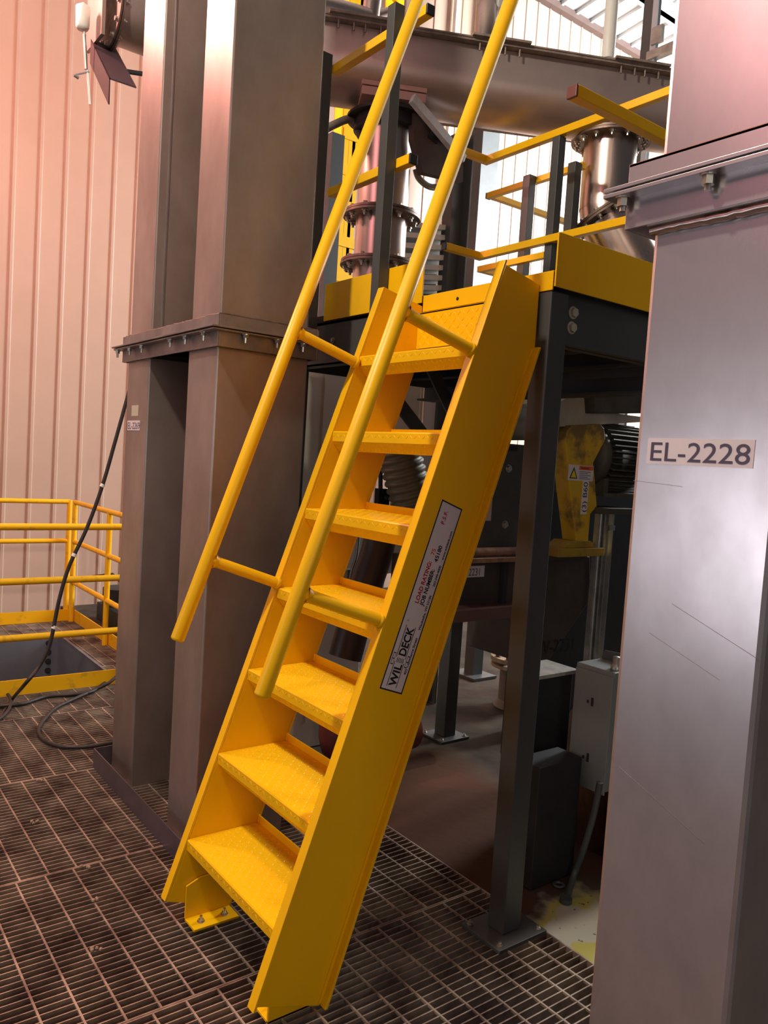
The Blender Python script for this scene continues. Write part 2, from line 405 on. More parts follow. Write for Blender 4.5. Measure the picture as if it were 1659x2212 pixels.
def T(body, u, v, size, m, bold=0, sx=1, name='lettering', spacing=1): lettering(name, body, size, m, sp(u, v), ex, ey, st, bold, 'LEFT', sx, .001, spacing)
T('WIL', .018, .036, .040, BLACK, .0012, .95, 'logo_lettering'); T('DECK', .112, .036, .040, BLACK, .0012, .86, 'logo_lettering')
T('LOAD RATING:', .280, .053, .0215, RED, .0006, .93); T('75', .438, .053, .0215, ORANGE, .0004)
T('JOB NUMBER:', .280, .031, .0215, BLACK, .0006, .90); T('45180', .422, .031, .0215, BLACK, .0004, 1.0)
T('P.S.F.', .540, .054, .0200, RED, .0005, .95, spacing=1.1)
T('405 Commerce Street', .060, .010, .0130, BLACK, .0003, 1.0); T('Waukesha, WI 53186', .204, .010, .0130, BLACK, .0003, 1.0)
T('262-549-4000', .347, .010, .0130, BLACK, .0003, .95); T('www.wildeck.com', .436, .010, .0130, BLACK, .0003, 1.0)
mb = MB()      # logo rules and the bolt emblem
quad(mb, .014, .092, .0685, .0708); quad(mb, .014, .092, .0300, .0323); quad(mb, .106, .208, .0685, .0708); quad(mb, .106, .208, .0300, .0323)
for v0, v1 in ((.074, .084), (.0155, .0255)):
    quad(mb, .080, .118, v0, v1)
for i in range(5): quad(mb, .090, .105, .036 + i * .0062, .0385 + i * .0062)
build('logo_mark', mb, BLACK, st)
for v0, v1 in ((.0755, .0825), (.017, .024)):
    for u0, u1 in ((.083, .097), (.100, .115)): mb = MB(); quad(mb, u0, u1, v0, v1, .0012); build('logo_mark_light', mb, STICK, st)
mb = MB(); c = sp(.222, .070) + ez * .0009
for i in range(16):
    a, b = 2 * PI * i / 16, 2 * PI * (i + 1) / 16
    P = lambda r, t: c + ex * r * math.cos(t) + ey * r * math.sin(t)
    mb.add([P(.0030, a), P(.0036, a), P(.0036, b), P(.0030, b)], [(0, 1, 2, 3)])
build('registered_mark', mb, BLACK, st); lettering('registered_letter', 'R', .0042, BLACK, sp(.2205, .0686), ex, ey, st, 0, 'LEFT', 1, .001)

# ============================================================ WORK PLATFORM
PLT = thing('work_platform', 'raised steel work platform with yellow toe boards, guardrails and charcoal legs behind the ladder', 'platform', (-.2, 1.5, 0))
build('deck_plate', MB().box(-1.08, .675, .895, 2.16, 2.268, 2.300), DARK, PLT)
YB = .888
for x0, x1, y0, y1, z0, z1 in ((-.727, -.010, YB, YB + .006, 2.272, 2.442), (.678, .684, YB, 2.16, 2.244, 2.420), (-1.09, .68, 2.16, 2.166, 2.27, 2.42), (-.735, -.727, YB, YB + .05, 2.272, 2.442)):
    build('toe_board', MB().box(x0, x1, y0, y1, z0, z1), YEL, PLT, .0015)
mb = MB().box(0.0, .672, YB, YB + .006, 2.234, 2.298).box(0.0, .672, YB + .006, YB + .04, 2.293, 2.299)
build('nosing_strip', mb, YEL, PLT, .0015); build('bolt_hole', MB().cyl((.205, YB - .0008, 2.262), (.205, YB + .002, 2.262), .007, n=14), DARK, PLT)
def chan(x0, x1, y0, y1, z0, z1, axis):
    mb = MB(); t = .008
    if axis == 'x': mb.box(x0, x1, y0, y0 + t, z0, z1).box(x0, x1, y0, y1, z0, z0 + t).box(x0, x1, y0, y1, z1 - t, z1)
    else:
        mb.box(x1 - t, x1, y0, y1, z0, z1)
        mb.box(x0, x1, y0, y1, z0, z0 + t).box(x0, x1, y0, y1, z1 - t, z1)
    return mb
build('edge_beam', chan(-1.08, .58, .905, .97, 2.07, 2.266, 'x'), GREY, PLT)
mb = MB().box(.618, .626, .98, 2.1, 2.07, 2.266).box(.58, .662, .98, 2.1, 2.07, 2.08).box(.58, .662, .98, 2.1, 2.256, 2.266)
b = build('edge_beam', mb, GREY, PLT); bolts(b, [(.626, 1.052, 2.190), (.626, 1.050, 2.138)], (1, 0, 0), m=mat('pale_bolt', (.50, .47, .36), .4, .1), r=.0165, h=.011)
build('edge_beam', MB().box(-1.08, .58, 2.09, 2.098, 2.07, 2.266), GREY, PLT)
b = build('edge_beam', MB().box(-1.08, -1.072, .97, 2.1, 2.07, 2.266), GREY, PLT)
for y in (1.3, 1.7): build('floor_joist', MB().box(-1.07, .6, y, y + .008, 2.1, 2.266).box(-1.07, .6, y - .03, y + .04, 2.1, 2.108), DARK, PLT)
bolts(PLT, [(-.664, .905, 2.180), (-.40, .905, 2.178)], (0, -1, 0), r=.010, h=.008)
# legs on base plates
def leg(x, y, w, d, z1, px=.10, py=.11):
    l = build('support_leg', MB().box(x, x + w, y, y + d, .012, z1), GREY, PLT, .004)
    bp = build('base_plate', MB().box(x + w / 2 - px, x + w / 2 + px, y + d / 2 - py, y + d / 2 + py, -.002, .012), GREY, l, .002)
    bolts(bp, [(x + w / 2 + i * (px - .022), y + d / 2 + j * (py - .022), .012) for i in (-1, 1) for j in (-1, 1)], (0, 0, 1), r=.009, h=.006, shank=.016)
leg(.592, .892, .076, .088, 2.234, .096, .118); leg(-1.03, 2.03, .09, .09, 2.1); leg(-1.08, .91, .076, .08, 2.1)
# guard posts
def gpost(x, y, z0, z1, w=.051, m=None):
    mb = MB().box(x, x + w, y, y + w, z0, z1); c = (x + w / 2, y + w / 2)
    mb.add([(x, y, z1), (x + w, y, z1), (x + w, y + w, z1), (x, y + w, z1), (*c, z1 + .008)], [(0, 1, 4), (1, 2, 4), (2, 3, 4), (3, 0, 4)])
    return build('guard_post', mb, m or GREY, PLT, .002)
gpost(-.287, .832, 2.15, 3.500); gpost(-.828, .832, 2.15, 3.500)
gpost(-.50, 2.10, 2.25, 3.40); gpost(.62, 2.10, 2.25, 3.40)
def rail(name, p, q, cap=None, capm=None, w=.04):
    p, q = Vector(p), Vector(q); r = build(name, MB().bar(p, q, w, w), YEL, PLT, .003)
    if cap:
        for e in cap:
            a, d = (p, (p - q).normalized()) if e == 0 else (q, (q - p).normalized())
            build('end_cap', MB().bar(a + d * .001, a + d * .011, w + .001, w + .001), capm or CAP, r, .003)
rail('top_rail', (-.788, .908, 3.440), (-.105, .908, 3.440), [1]); rail('mid_rail', (-.765, .908, 2.872), (-.155, .908, 2.872), [1])
rail('mid_rail', (.702, .885, 2.856), (.702, 2.14, 2.856), [0], CAPR); rail('top_rail', (.702, .885, 3.43), (.702, 2.14, 3.43), [0], CAPR)
rail('top_rail', (-1.04, 2.12, 3.420), (.68, 2.12, 3.420)); rail('top_rail', (-1.02, 1.80, 3.420), (-1.02, 2.10, 3.420), [0])
rail('mid_rail', (-1.02, 2.10, 2.862), (.68, 2.10, 2.862)); rail('mid_rail', (-1.00, 1.83, 2.862), (-1.00, 2.08, 2.862), [0])

# second platform further back: open-ended railings
PL2 = thing('far_guardrail', 'yellow square tube guardrail on charcoal posts in front of the bright far wall', 'guardrail', (-1.0, 2.6, 2.3))
def rail2(name, p, q, cap=False):
    r = build(name, MB().bar(p, q, .036, .036), YEL, PL2, .002)
    if cap: build('end_cap', MB().bar(Vector(p) + (Vector(p) - Vector(q)).normalized() * .008, p, .036, .036), CAP, r)
z1 = 3.38
A = at(1055, 424, 'z', z1); B = at(1235, 372, 'z', z1)
XE = at(1262, 360, 'y', A.y).x; rail2('top_rail', A, (XE, A.y, z1), True); rail2('top_rail', A + Vector((.02, .02, 0)), A + Vector((.02, 1.6, 0)))
z2 = 2.85; A2 = at(1035, 583, 'z', z2); rail2('mid_rail', A2, (XE, A2.y, z2)); rail2('mid_rail', A2 + Vector((.02, .02, 0)), A2 + Vector((.02, 1.2, 0)))
for px, pt in ((1142, 380), (1240, 352)):
    q = at(px, pt, 'y', A.y - .06); x = q.x
    mb = MB().box(x - .028, x + .028, A.y - .078, A.y - .022, 2.2, q.z); mb.add([(x - .028, A.y - .078, q.z), (x + .028, A.y - .078, q.z), (x + .028, A.y - .022, q.z), (x - .028, A.y - .022, q.z), (x, A.y - .05, q.z + .01)], [(0, 1, 4), (1, 2, 4), (2, 3, 4), (3, 0, 4)])
    build('guard_post', mb, GREY, PL2, .002)
build('floor_beam', MB().box(-1.5, .4, 2.45, 2.46, 2.16, 2.25).box(-1.5, .4, 2.42, 2.5, 2.24, 2.25), GREY, PL2)

# ============================================================ BUCKET ELEVATORS
def ring(mb, x0, x1, y0, y1, z0, z1, t=.008):
    mb.box(x0, x1, y0, y0 + t, z0, z1).box(x0, x1, y1 - t, y1, z0, z1).box(x0, x0 + t, y0 + t, y1 - t, z0, z1).box(x1 - t, x1, y0 + t, y1 - t, z0, z1)
def flatring(mb, x0, x1, y0, y1, z0, z1, o):
    mb.box(x0 - o, x1 + o, y0 - o, y0 + .008, z0, z1).box(x0 - o, x1 + o, y1 - .008, y1 + o, z0, z1).box(x0 - o, x0 + .008, y0 + .008, y1 - .008, z0, z1).box(x1 - .008, x1 + o, y0 + .008, y1 - .008, z0, z1)
def wobble_bead(mb, p, q, r, up):
    p, q = Vector(p), Vector(q); n = max(3, int((q - p).length / .012)); pts = []
    for i in range(n + 1): pts.append(p.lerp(q, i / n) + Vector(up) * random.uniform(-.0015, .0015))
    mb.tube(pts, r, 6)
EL = thing('bucket_elevator', 'twin-leg bare steel bucket elevator left of the yellow ladder, with a bolted flange ring', 'elevator', (-.9, .4, 0))
for x0, x1 in ((-1.425, -1.140), (-.690, -.412)):
    build('lower_casing', MB().box(x0, x1, .211, .622, 0, 2.045), STEEL, EL, .006)
    build('upper_casing', MB().box(x0 + .004, x1 - .004, .217, .616, 2.155, 5.6), STEEL, EL, .006)
build('casing_seam', MB().box(-1.1445, -1.139, .262, .268, 2.156, 5.6), ANGLE, EL)
mb = MB(); X0, X1, Y0_, Y1_ = -1.452, -.372, .190, .645
ring(mb, X0, X1, Y0_, Y1_, 2.103, 2.158); flatring(mb, X0, X1, Y0_, Y1_, 2.1015, 2.108, .042)
up = build('flange_ring', mb, ANGLE, EL, .001)
mb = MB(); ring(mb, X0, X1, Y0_, Y1_, 2.035, 2.096); flatring(mb, X0, X1, Y0_, Y1_, 2.092, 2.0985, .034)
lo = build('flange_ring', mb, ANGLE, EL, .001)
build('joint_plate', MB().box(X0 + .01, X1 - .01, Y0_ + .01, Y1_ - .01, 2.09, 2.10), DARK, EL)
for a, b in (((-1.43, .209, 2.042), (-1.14, .209, 2.042)), ((-.69, .209, 2.042), (-.41, .209, 2.042)), ((-.409, .21, 2.040), (-.409, .62, 2.040)), ((-1.43, .2, 2.160), (-.38, .2, 2.160)), ((-.378, .2, 2.160), (-.378, .64, 2.160))): 
    mb = MB(); wobble_bead(mb, a, b, .0045, (0, 0, 1)); build('weld_bead', mb, STAIND, EL)
bolts(lo, [(x, Y0_ - .018, 2.092) for x in (-1.47, -1.30, -1.14, -.80, -.64, -.46)] + [(X1 + .018, y, 2.092) for y in (.30, .44, .56)], (0, 0, -1), r=.011, h=.011, shank=.034)
s1 = build('outlet_tag', MB().box(-1.345, -1.255, .2096, .2115, 1.774, 1.825), mat('pale_sticker', (.50, .47, .36), .5), EL)
lb = build('asset_tag', MB().box(-1.394, -1.226, .2090, .2112, 1.705, 1.752), TAG, EL, label='white tag printed EL-2269')
lettering('lettering', 'EL-2269', .046, INK, (-1.390, .2090, 1.712), (1, 0, 0), (0, 0, 1), lb, 0, 'LEFT', 1.10, .0006)

ER = thing('bucket_elevator', 'bright worn bare steel elevator leg tagged EL-2228 at the right edge', 'elevator', (1.72, .32, 0))
xr0, xr1, yr0, yr1 = 1.598, 1.866, .115, .52
build('lower_casing', MB().box(xr0, xr1, yr0, yr1, 0, 2.105), STEELR, ER, .010)
build('upper_casing', MB().box(xr0 + .002, xr1 - .002, yr0 + .002, yr1, 2.195, 5.6), STEELR, ER, .010)
X0, X1, Y0_, Y1_ = 1.552, 1.905, .092, .55
mb = MB(); ring(mb, X0, X1, Y0_, Y1_, 2.150, 2.200, .007); flatring(mb, X0, X1, Y0_, Y1_, 2.1485, 2.155, .030); build('flange_ring', mb, STEELR, ER, .001)
mb = MB(); ring(mb, X0, X1, Y0_, Y1_, 2.084, 2.142, .007); flatring(mb, X0, X1, Y0_, Y1_, 2.138, 2.145, .030); lo = build('flange_ring', mb, STEELR, ER, .001)
mb = MB().box(X0, X1, Y0_, yr0, 2.195, 2.2); wobble_bead(mb, (X0 + .05, yr0 - .003, 2.202), (X1, yr0 - .003, 2.202), .004, (0, 0, 1)); build('weld_bead', mb, mat('rust_weld', (.40, .17, .07), .6, .3), ER)
mb = MB().box(X0 + .045, X1, Y0_ + .004, yr0 + .003, 2.082, 2.088); wobble_bead(mb, (xr0, yr0 - .006, 2.076), (X1, yr0 - .006, 2.076), .008, (0, 0, 1)); build('weld_bead', mb, STAIN, ER)
bolts(lo, [(X0 + .004, Y0_ - .015, 2.138), (1.722, Y0_ - .015, 2.138), (1.87, Y0_ - .015, 2.138)], (0, 0, -1), r=.0105, h=.014, shank=.026)
lb = build('asset_tag', MB().box(1.6245, 1.8225, yr0 - .0012, yr0 + .001, 1.662, 1.708), TAG, ER, label='large white tag printed EL-2228')
lettering('lettering', 'EL-2228', .0475, INK, (1.628, yr0 - .0012, 1.668), (1, 0, 0), (0, 0, 1), lb, 0, 'LEFT', 1.21, .0006)
mb = MB()      # scratches
for a, b in (((1.60, 1.630), (1.70, 1.625)), ((1.62, 1.10), (1.80, 1.03)), ((1.70, 1.42), (1.86, 1.36)), ((1.66, 1.36), (1.80, 1.31))): mb.bar((a[0], yr0 - .0002, a[1]), (b[0], yr0 - .0002, b[1]), .0006, .0007)
build('scratch', mb, ANGLE, ER)

# toe plate around the left elevator
mb = MB().box(-1.462, -.30, .131, .135, -.002, .1).box(-1.462, -1.458, .135, .70, -.002, .1)
tag(build('toe_plate', mb, BARE, None), 'bare steel toe plate standing around the base of the twin elevator legs', 'toe plate')

# ============================================================ HATCH, GUARDRAILS BEYOND THE ELEVATOR
mb = MB().box(-4.42, -4.40, -2.6, .75, -.8, -.001).box(-4.40, -2.84, .73, .75, -.8, -.001).box(-2.86, -2.84, -2.6, .73, -.8, -.001)
HT = thing('hatch_frame', 'blue-grey steel frame lining the floor opening behind the yellow toe board', 'hatch', (-3.6, .5, -.1))
build('side_plate', mb, BLUEG, HT); bolts(HT, [(-4.40, .655, -.07 - i * .078) for i in range(4)], (1, 0, 0), m=DARK, r=.018, h=.014)
def guard(label, name='pipe_guardrail'): return thing(name, label, 'guardrail', (-4, .4, 0))
def pipe(parent, name, p, q, r=.021): return build(name, MB().cyl(p, q, r, n=18), YELD, parent)
g = guard('far yellow pipe guardrail parallel to the beige wall'); xg = -4.93
for z in (1.085, .73, .365): pipe(g, 'rail', (xg, -2.6, z), (xg, .93, z))
for y in (.93, -.75): pipe(g, 'post', (xg, y, .0), (xg, y, 1.10), .023)
build('toe_board', MB().box(xg + .02, xg + .028, -2.6, .96, .0, .105), YELD, g)
g = guard('yellow pipe guardrail side run leading from the corner towards the elevator')
for z in (1.085, .73, .365): pipe(g, 'rail', (-4.86, .96, z), (-2.3, .96, z))
for x in (-4.86, -3.90, -2.9): pipe(g, 'post', (x, .96, 0), (x, .96, 1.10), .023)
build('toe_board', MB().box(-4.86, -2.3, .985, .993, .0, .105), YELD, g)
g = guard('near yellow pipe guardrail crossing in front of the floor hatch')
for z in (1.08, .735, .375): pipe(g, 'rail', (-2.82, -2.6, z), (-2.80, .84, z), .022)
pipe(g, 'post', (-2.80, .82, 0), (-2.80, .82, 1.10), .022)
build('toe_board', MB().box(-2.83, -2.822, -2.6, .90, .0, .10), YELD, g)
tag(build('machine', MB().cyl((-4.7, 1.35, .0), (-4.7, 1.35, .32), .16, n=16).box(-4.9, -4.3, 1.2, 1.9, 0, .16).cyl((-4.2, 1.3, .14), (-4.2, 1.8, .14), .12).box(-4.05, -3.75, 1.15, 1.5, 0, .45).tube([(-4.9, 1.15, .4), (-4.5, 1.2, .48), (-4.1, 1.2, .42), (-3.7, 1.2, .45)], .012), DARK), 'dark cluttered machinery behind the side run of yellow guardrail', 'machinery')

# cables
def smooth(pts, n=8):
    pts = [Vector(p) for p in pts]; out = []
    for i in range(len(pts) - 1):
        p0, p1, p2, p3 = pts[max(i - 1, 0)], pts[i], pts[i + 1], pts[min(i + 2, len(pts) - 1)]
        for k in range(n):
            t = k / n; out.append(.5 * ((2 * p1) + (p2 - p0) * t + (2 * p0 - 5 * p1 + 4 * p2 - p3) * t * t + (3 * p1 - p0 - 3 * p2 + p3) * t ** 3))
    out.append(pts[-1]); return out
def seen(pix, ax, v): return [at(a, b, ax, v) for a, b in pix]
H = seen([(292, 800), (272, 870), (247, 960), (221, 1050), (188, 1140), (150, 1222), (128, 1295), (108, 1390), (84, 1440), (52, 1480)], 'x', -2.0)
H += [at(28, 1508, 'z', .02), at(-10, 1560, 'z', .012), at(-60, 1590, 'z', .012)]
CB = thing('power_cable', 'black power cable hanging down past the guardrails beside the elevator', 'cable', (-2, 0, 0))
build('sheath', MB().tube(smooth(H), .0105, 10), RUBBER, CB)
for a, b in ((221, 1049), (160, 1199), (117, 1355)):
    c = at(a, b, 'x', -2.0); build('cable_tie', MB().cyl(c - Vector((0, .004, .008)), c + Vector((0, .004, .008)), .013, n=12), GREENT, CB)
def zc(px, py, z=.013): return at(px, py, 'z', z)
L1 = [zc(-60, 1530), (zc(0, 1525)), zc(50, 1520), zc(100, 1505), zc(160, 1500), zc(200, 1493), zc(232, 1470), zc(262, 1440)]
tag(build('floor_cable', MB().tube(smooth(L1), .012, 8), RUBBER), 'black cable lying along the yellow toe board on the grating', 'cable')
L2 = [zc(-40, 1572), zc(0, 1552), zc(20, 1530), zc(22, 1508), zc(8, 1495), zc(-30, 1490)]
tag(build('floor_cable', MB().tube(smooth(L2), .010, 8), RUBBER), 'black cable loop at the left edge below the hanging cable', 'cable')
L3 = [zc(262, 1452, .1), zc(235, 1475, .05), zc(205, 1490), zc(160, 1510), zc(120, 1530), zc(95, 1555), zc(83, 1578), zc(92, 1596), zc(115, 1608), zc(150, 1614), zc(205, 1611), zc(260, 1600)]
tag(build('floor_cable', MB().tube(smooth(L3), .0115, 8), RUBBER), 'black cable curling over the grating towards the bare steel toe plate', 'cable')
# crumbs of dirt on the grating
for i, (a, b) in enumerate(((200, 1944), (183, 1874), (83, 1688), (208, 2048), (75, 1776), (1095, 1815 + 190))):
    c = at(a, b, 'z', .004); mb = MB(); me_pts = []
    for k in range(5):
        d = Vector((random.uniform(-.016, .016), random.uniform(-.016, .016), .002)); mb.lathe([(0, -.004), (.006, -.002), (.005, .004), (0, .006)], c + d, (random.uniform(-.3, .3), .1, 1), 6, False)
    if i < 5: tag(build('dirt_crumb', mb, mat('dry_mud', (.36, .25, .18), .9), None), ('clump of dry mud on the grating left of the ladder foot', 'mud clump nearest the panel seam in the left grating', 'mud clump on the grating near the far panel seam', 'larger mud clump low in the left grating', 'mud clump on the grating at mid left')[i], 'dirt', 'mud clumps on the grating')

# ============================================================ OVERHEAD CONVEYOR AND SPOUTS
U = Vector((math.sin(math.radians(27)), math.cos(math.radians(27)), 0)); N = Vector((U.y, -U.x, 0))
P0 = Vector((-.98, 1.39, 0)) - N * .2
CV = thing('screw_conveyor', 'long U-trough steel conveyor crossing overhead behind the platform', 'conveyor', P0 + Vector((0, 0, 3.5)))
prof = []
for i in range(0, 25):
    a = PI + PI * i / 24; prof.append((.2 * math.cos(a), 3.735 + .2 * math.sin(a) * .95))
prof = [(-.2, 3.86)] + prof + [(.2, 3.86)]
mb = MB(); n = len(prof); A, B = P0 - U * .66, P0 + U * 4.2
vs = [A + N * u + Vector((0, 0, v)) for u, v in prof] + [B + N * u + Vector((0, 0, v)) for u, v in prof]
mb.add(vs, [(i, i + n, i + n + 1, i + 1) for i in range(n - 1)], True); mb.add(vs, [list(range(n)), list(range(2 * n - 1, n - 1, -1))])
build('trough', mb, CONV, CV)
mb = MB().obox((A + B) / 2 + Vector((0, 0, 3.868)), U, N, (0, 0, 1), (B - A).length / 2, .245, .006).obox((A + B) / 2 + Vector((0, 0, 3.878)), U, N, (0, 0, 1), (B - A).length / 2, .25, .004)
build('trough_cover', mb, LIP, CV)
for t in (-.2, .55, 1.35, 2.2, 3.0):
    mb = MB().obox(P0 + U * t + N * .235 + Vector((0, 0, 3.885)), U, N, (0, 0, 1), .16, .035, .006)
    for q in (-.11, -.03, .03, .11): mb.cyl(P0 + U * (t + q) + N * .232 + Vector((0, 0, 3.82)), P0 + U * (t + q) + N * .232 + Vector((0, 0, 3.87)), .005, n=6)
    build('cover_clip', mb, LIP, CV)
c = P0 + U * 2.45; mb = MB().lathe([(0, 3.885), (.17, 3.885), (.17, 3.90), (.155, 3.902), (.15, 3.93), (0, 3.94)], (c.x, c.y, 0), n=28)
for k in range(8): mb.obox((c.x + .15 * math.cos(k * PI / 4), c.y + .15 * math.sin(k * PI / 4), 3.92), (math.cos(k * PI / 4), math.sin(k * PI / 4), 0), (-math.sin(k * PI / 4), math.cos(k * PI / 4), 0), (0, 0, 1), .02, .006, .03)
build('inspection_lid', mb, RUST, CV)
def flange(parent, c, r, d=(0, 0, 1), h=.012, nb=12, gap=True, rb=.86, m=STAIND):
    c, d = Vector(c), Vector(d).normalized(); f = build('flange', MB().cyl(c, c + d * h, r, n=40).cyl(c + d * (h + .004), c + d * (2 * h + .004), r * .985, n=40), m, parent, .0015)
    a = d.orthogonal().normalized(); b = d.cross(a)
    ps = [c + (a * math.cos(2 * PI * (k + .3) / nb) + b * math.sin(2 * PI * (k + .3) / nb)) * r * rb for k in range(nb)]
    bolts(f, [p + d * (2 * h + .004) for p in ps], d, r=.014, h=.012); bolts(f, ps, -d, r=.014, h=.012, shank=.028)
S1 = Vector((-1.155, 1.49, 0)); S2 = Vector((-.56, 2.655, 0))
SP = thing('discharge_pipe', 'stainless discharge pipe with bolted flanges under the conveyor, behind the left handrail', 'pipe', S1 + Vector((0, 0, 2.3)))
build('inlet_frame', MB().obox(S1 + Vector((0, 0, 3.605)), U, N, (0, 0, 1), .175, .175, .012).obox(S1 + Vector((0, 0, 3.566)), U, N, (0, 0, 1), .172, .172, .022), mat('pink_angle', (.62, .36, .31), .45, .4), SP, .002)
build('pipe', MB().cyl(S1 + Vector((0, 0, 2.301)), S1 + Vector((0, 0, 3.54)), .142, n=40, cap=False), STAIN, SP)
build('slide_plate', MB().cyl(S1 + Vector((0, 0, 3.485)), S1 + Vector((0, 0, 3.50)), .225, n=40).cyl(S1 + Vector((0, 0, 3.43)), S1 + Vector((0, 0, 3.485)), .185, n=40), DARK, SP)
flange(SP, S1 + Vector((0, 0, 2.965)), .215); flange(SP, S1 + Vector((0, 0, 2.700)), .215)
SQ = thing('discharge_pipe', 'copper-toned stainless spout with tilted flange elbow right of the ladder top', 'pipe', S2 + Vector((0, 0, 2.6)))
d2 = Vector((.48, .42, -1)).normalized(); k2 = S2 + Vector((0, 0, 3.13))
build('pipe', MB().cyl(S2 + Vector((0, 0, 3.16)), S2 + Vector((0, 0, 3.58)), .150, n=40, cap=False).cyl(S2 + Vector((0, 0, 3.50)), S2 + Vector((0, 0, 3.50)) + Vector((0, 0, .002)), .150), STAIN, SQ)
build('elbow', MB().cyl(k2 + Vector((0, 0, .06)), k2 + d2 * .03, .150, .155, n=40, cap=False).cyl(k2 + d2 * .03, k2 + d2 * .85, .155, .185, n=40, cap=False), STAIN, SQ)
flange(SQ, S2 + Vector((0, 0, 3.545)), .225, nb=14); flange(SQ, k2 + d2 * .015, .215, -d2, nb=12)
# inclined slide gate beside the first pipe
SILV = mat('silver_channel', (.85, .84, .86), .35, .1, .2, 20)
GT = thing('slide_gate', 'inclined silver channel of a slide gate beside the stainless discharge pipe', 'gate', (-1.1, 1.75, 3.3))
a, b = at(890, 212, 'x', -.92), at(1001, 345, 'x', -.92); dd = (b - a).normalized()
build('channel', MB().bar(a, b, .055, .03, (1, 0, .2)), SILV, GT, .002); build('channel', MB().bar(a + Vector((-.16, .05, .0)), b + Vector((-.16, .05, 0)), .05, .03, (1, 0, .2)), SILV, GT, .002)
q = [at(*p, 'x', -.95) for p in ((895, 226), (1001, 356), (1001, 392), (915, 372), (895, 300))]
mb = MB().prism([(p.y, p.z) for p in q], 'x', -1.0, -.952)
build('gate_body', mb, mat('brown_plate', (.13, .085, .07), .5, .3, .3, 4), GT)
build('hand_lever', MB().bar(at(925, 285, 'x', -.96), at(945, 300, 'x', -.96), .025, .07), DARK, GT)
build('air_fitting', MB().cyl(at(952, 300, 'x', -.95), at(968, 304, 'x', -.95), .014, n=12), BEIGE2, GT)
# hose loop under the gate
hp = seen([(898, 365), (905, 385), (925, 402), (945, 403), (958, 388), (962, 360)], 'x', -1.05)
tag(build('steel_hose', MB().tube(smooth(hp), .018, 10), GAL), 'grey metal hose looping under the slide gate', 'hose')
tag(build('tie_bar', MB().bar(at(940, 262, 'x', -1.6), at(1245, 302, 'x', -.9), .03, .03), LIP), 'thin dusty bar running below the overhead conveyor to the right spout', 'bar')
# bent hose at left of the pipe
tag(build('bent_hose', MB().tube(smooth(seen([(705, 278), (725, 268), (752, 258), (768, 270), (778, 292), (800, 325)], 'x', -1.25)), .021, 12), mat('dusty_hose', (.22, .19, .17), .7, 0, .3, 20, bump=.2)), 'dusty grey bent hose left of the discharge pipe', 'hose')
# things on top of the conveyor
tag(build('tee_pipe', MB().tube(smooth(seen([(690, 10), (740, 22), (795, 38)], 'x', -1.35)), .048, 20).cyl(at(800, 42, 'x', -1.35), at(812, -60, 'x', -1.35), .05, n=20).cyl(at(798, 40, 'x', -1.35), at(838, 28, 'x', -1.35), .03), STAIN), 'polished steel pipe running along the top of the conveyor at left', 'pipe')
q = at(1047, 88, 'x', -.95)
SN = thing('level_sensor', 'silver cylindrical fitting with cream box standing on the conveyor', 'sensor', q)
build('body', MB().lathe([(.062, 0), (.062, .19), (.05, .20), (.045, .36), (.055, .37), (.055, .42), (0, .42)], q - Vector((0, 0, .01)), n=24), STAIN, SN); build('terminal_box', MB().box(q.x, q.x + .06, q.y + .03, q.y + .11, q.z + .17, q.z + .30), WHITE, SN, .005)
tag(build('vent_pipe', MB().cyl(at(1313, 128, 'x', -.55), at(1332, -120, 'x', -.55), .036, n=20), WHITE), 'white vertical pipe rising from the right end of the conveyor', 'pipe')
q = at(1402, 140, 'y', 4)
PC = thing('steel_column', 'charcoal steel column with bracket in front of the bright far wall', 'column', (q.x, 4, 3))
build('shaft', MB().box(q.x - .05, q.x + .03, 3.95, 4.05, 0, 7.5), GREY, PC); build('flange_face', MB().box(q.x + .03, q.x + .075, 3.95, 3.96, 0, 7.5), COLUMN, PC); build('bracket', MB().box(q.x + .05, q.x + .14, 3.93, 3.96, q.z + .10, q.z + .22).box(q.x + .02, q.x + .4, 3.93, 3.99, q.z + .0, q.z + .06), GAL, PC)

# ============================================================ BUILDING COLUMN, FAR WALL ITEMS, CAGED LADDER
BC = thing('building_column', 'wide building column with charcoal web and pale blue face against the far wall', 'column', (-4.8, 5.6, 0))
build('web', MB().box(-4.80, -4.6, 5.35, 5.62, 0, 9), GREY, BC); build('face', MB().box(-4.86, -4.80, 5.35, 5.86, 0, 9), COLUMN, BC)
q = at(978, 500, 'y', 2.4)
tag(build('steel_column', MB().box(q.x - .06, q.x + .03, 2.35, 2.45, 0, 3.80).box(q.x + .03, q.x + .1, 2.44, 2.45, 0, 3.80), GREY), 'charcoal column behind the ladder top, left of the wide building column', 'column')
q = at(1003, 500, 'y', 2.5)
tag(build('conduit_channel', MB().box(q.x - .012, q.x + .02, 2.5, 2.52, 0, 3.7), GAL), 'narrow galvanized channel between the dark columns behind the ladder top', 'channel')
tag(build('steel_column', MB().box(-2.74, -2.62, 2.05, 2.16, 0, 4.02), GREY), 'charcoal column behind the left guard post of the platform', 'column')
for a in (981, 1068 - 33):
    q = at(a, 100, 'x', -5.5); tag(build('wall_conduit', MB().box(-5.56, -5.5, q.y, q.y + .05, 1.0, 8.1), WHITE), 'white strip running up the far wall' + (' left of the level sensor' if a == 981 else ' behind the handrail'), 'conduit')
CL = thing('caged_ladder', 'yellow caged ladder rising far behind the discharge pipe', 'ladder', (-3.5, 2.7, 0))
def ylad(px, py): return at(px, py, 'x', -3.5)
